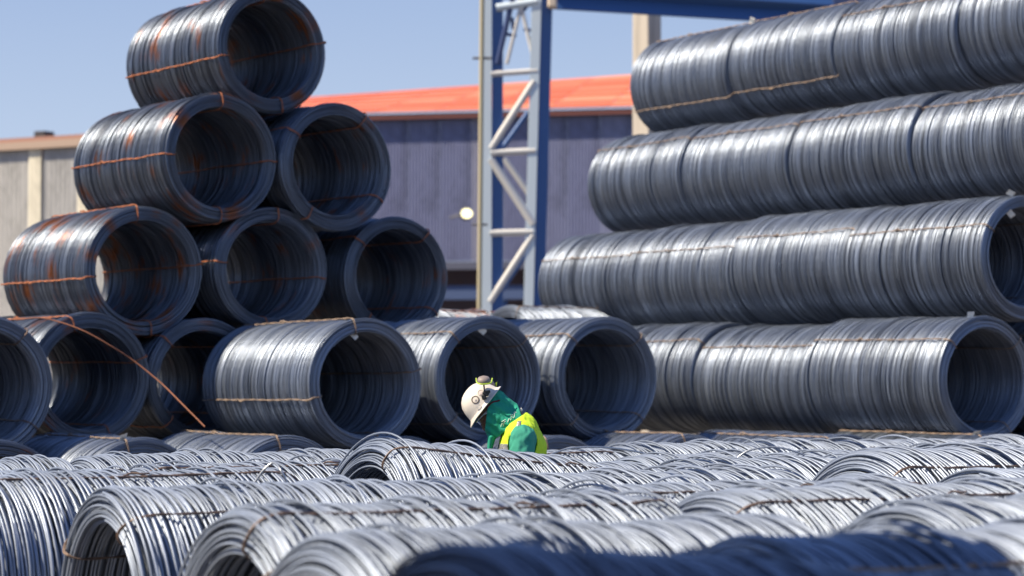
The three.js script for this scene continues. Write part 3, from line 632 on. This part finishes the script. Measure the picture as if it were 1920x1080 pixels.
  const shellMat = new THREE.MeshPhysicalMaterial({ color: lin(.70, .655, .60), roughness: .38, clearcoat: .3, clearcoatRoughness: .3 });
  const prof = [[.150, -.013], [.157, -.012], [.156, -.008], [.139, .004], [.134, .014], [.130, .035], [.122, .065], [.108, .092], [.085, .117], [.055, .134], [.028, .141], [.0, .143]];
  const inn = [[.0, .137], [.055, .128], [.104, .09], [.125, .035], [.129, .008], [.150, -.013]];
  const sg = new THREE.LatheGeometry([...prof, ...inn].map((p) => new THREE.Vector2(Math.max(p[0], .0001), p[1])), 64);
  { const p = sg.attributes.position; for (let i = 0; i < p.count; i++) { const x = p.getX(i), y = p.getY(i), z = p.getZ(i), r = Math.hypot(x, z); const ridge = y > .05 ? .006 * Math.exp(-((z / .022) ** 2)) * Math.min(1, (y - .05) / .04) : 0; const peak = y < 0 && x > .1 ? .012 * (x - .1) / .05 : 0; p.setXYZ(i, x + peak, y + ridge - peak * .7, z * .84); } sg.computeVertexNormals(); }
  const shell = part('shell', sg, shellMat, hm);
  void shell;
  const hz = (x, y) => { // near side of the shell at helmet coordinates
    let r = 0; for (let i = 3; i < prof.length - 1; i++) if (y >= prof[i][1] && y <= prof[i + 1][1]) { const f = (y - prof[i][1]) / (prof[i + 1][1] - prof[i][1]); r = prof[i][0] + (prof[i + 1][0] - prof[i][0]) * f; }
    return Math.sqrt(Math.max(0, r * r - x * x)) * .84;
  };
  const hpx = (px, py) => { const dx = (px - 909) / 293.3, dy = -(py - 759) / 293.3; return [dx * Fx + dy * Fy, dx * Ux + dy * Uy]; };
  const decal = (name, px, py, r0, r1, m, o) => { // ring or disc lying on the shell
    const [cx, cy] = hpx(px, py), P = [], I = [], n = 28;
    for (let i = 0; i <= n; i++) for (const r of [r0, r1]) { const a = i / n * 6.2832, x = cx + Math.cos(a) * r, y = cy + Math.sin(a) * r; P.push(x, y, hz(x, y) + o); }
    for (let i = 0; i < n; i++) I.push(i * 2, i * 2 + 1, i * 2 + 2, i * 2 + 1, i * 2 + 3, i * 2 + 2);
    const g = new THREE.BufferGeometry(); g.setAttribute('position', new THREE.Float32BufferAttribute(P, 3)); g.setIndex(I); g.computeVertexNormals();
    part(name, g, m, hm);
  };
  const ink = std({ color: lin(.10, .075, .06), roughness: .6, side: THREE.DoubleSide }), cream = std({ color: lin(.66, .60, .55), roughness: .6, side: THREE.DoubleSide });
  decal('emblem_disc', 892, 749, .0005, .0225, cream, .0015); decal('emblem_ring', 892, 749, .019, .0255, ink, .0025); decal('emblem_mark', 893, 750, .0005, .006, std({ color: lin(.35, .32, .32), roughness: .6, side: THREE.DoubleSide }), .0030);
  decal('emblem_ring', 902, 736, .016, .0195, std({ color: lin(.42, .36, .35), roughness: .6, side: THREE.DoubleSide }), .0020); decal('emblem_disc', 902, 736, .0005, .012, std({ color: lin(.60, .52, .52), roughness: .6, side: THREE.DoubleSide }), .0026);
  decal('slot_cover', 898, 762, .0005, .017, shellMat, .006);
  // ear defenders swung up
  const em = new THREE.Group(); em.name = 'ear_defender'; t.add(em);
  const G3 = (px, py, z) => { const [x, y] = pxy(px, py); return V(x, y, z); };
  const grey = std({ color: lin(.22, .185, .18), roughness: .55 }), limeM = std({ color: lin(.42, .60, .05), roughness: .5 }), black = std({ color: lin(.02, .02, .022), roughness: .5 });
  const cupG = new THREE.LatheGeometry([[0, .03], [.018, .029], [.034, .022], [.042, .010], [.044, -.004], [.040, -.012], [0, -.012]].map((p) => new THREE.Vector2(Math.max(p[0], .0001), p[1])), 32);
  for (const s of [1, -1]) {
    const c = part('ear_cup', cupG, grey, em, s > 0 ? G3(907.5, 714, .115) : G3(915, 722, -.115)); c.rotation.set(s * .35, 0, .06);
    const cx = s > 0 ? 907.5 : 915, cy = s > 0 ? 714 : 722, z = s * .115;
    part('cup_hoop', tube([G3(cx - 14, cy - 5, z), G3(cx - 12.5, cy + 3, z + s * .02), G3(cx - 5, cy + 6, z + s * .046), G3(cx + 5, cy + 6, z + s * .046), G3(cx + 14, cy + 3, z + s * .02), G3(cx + 16, cy - 5, z)], .0042, 30, 6), limeM, em);
    part('cup_arm', tube([G3(cx, cy + 6, z + s * .02), G3(cx + 1, cy + 14, z + s * .018), G3(cx + 2, cy + 23, z + s * .008)], .006, 12, 6), grey, em);
    part('clip', mergeGeometries([new RoundedBoxGeometry(.042, .03, .03, 2, .008).rotateZ(-.5).translate(...G3(cx + 4, cy + 23, z + s * .008).toArray()), new RoundedBoxGeometry(.03, .035, .026, 2, .008).rotateZ(.3).translate(...G3(cx + .5, cy + 30, z + s * .008).toArray()), new RoundedBoxGeometry(.03, .018, .03, 2, .006).rotateZ(.1).translate(...G3(cx + 8, cy + 20, z + s * .01).toArray())]), black, em);
  }
}
renderer.render(scene, camera);
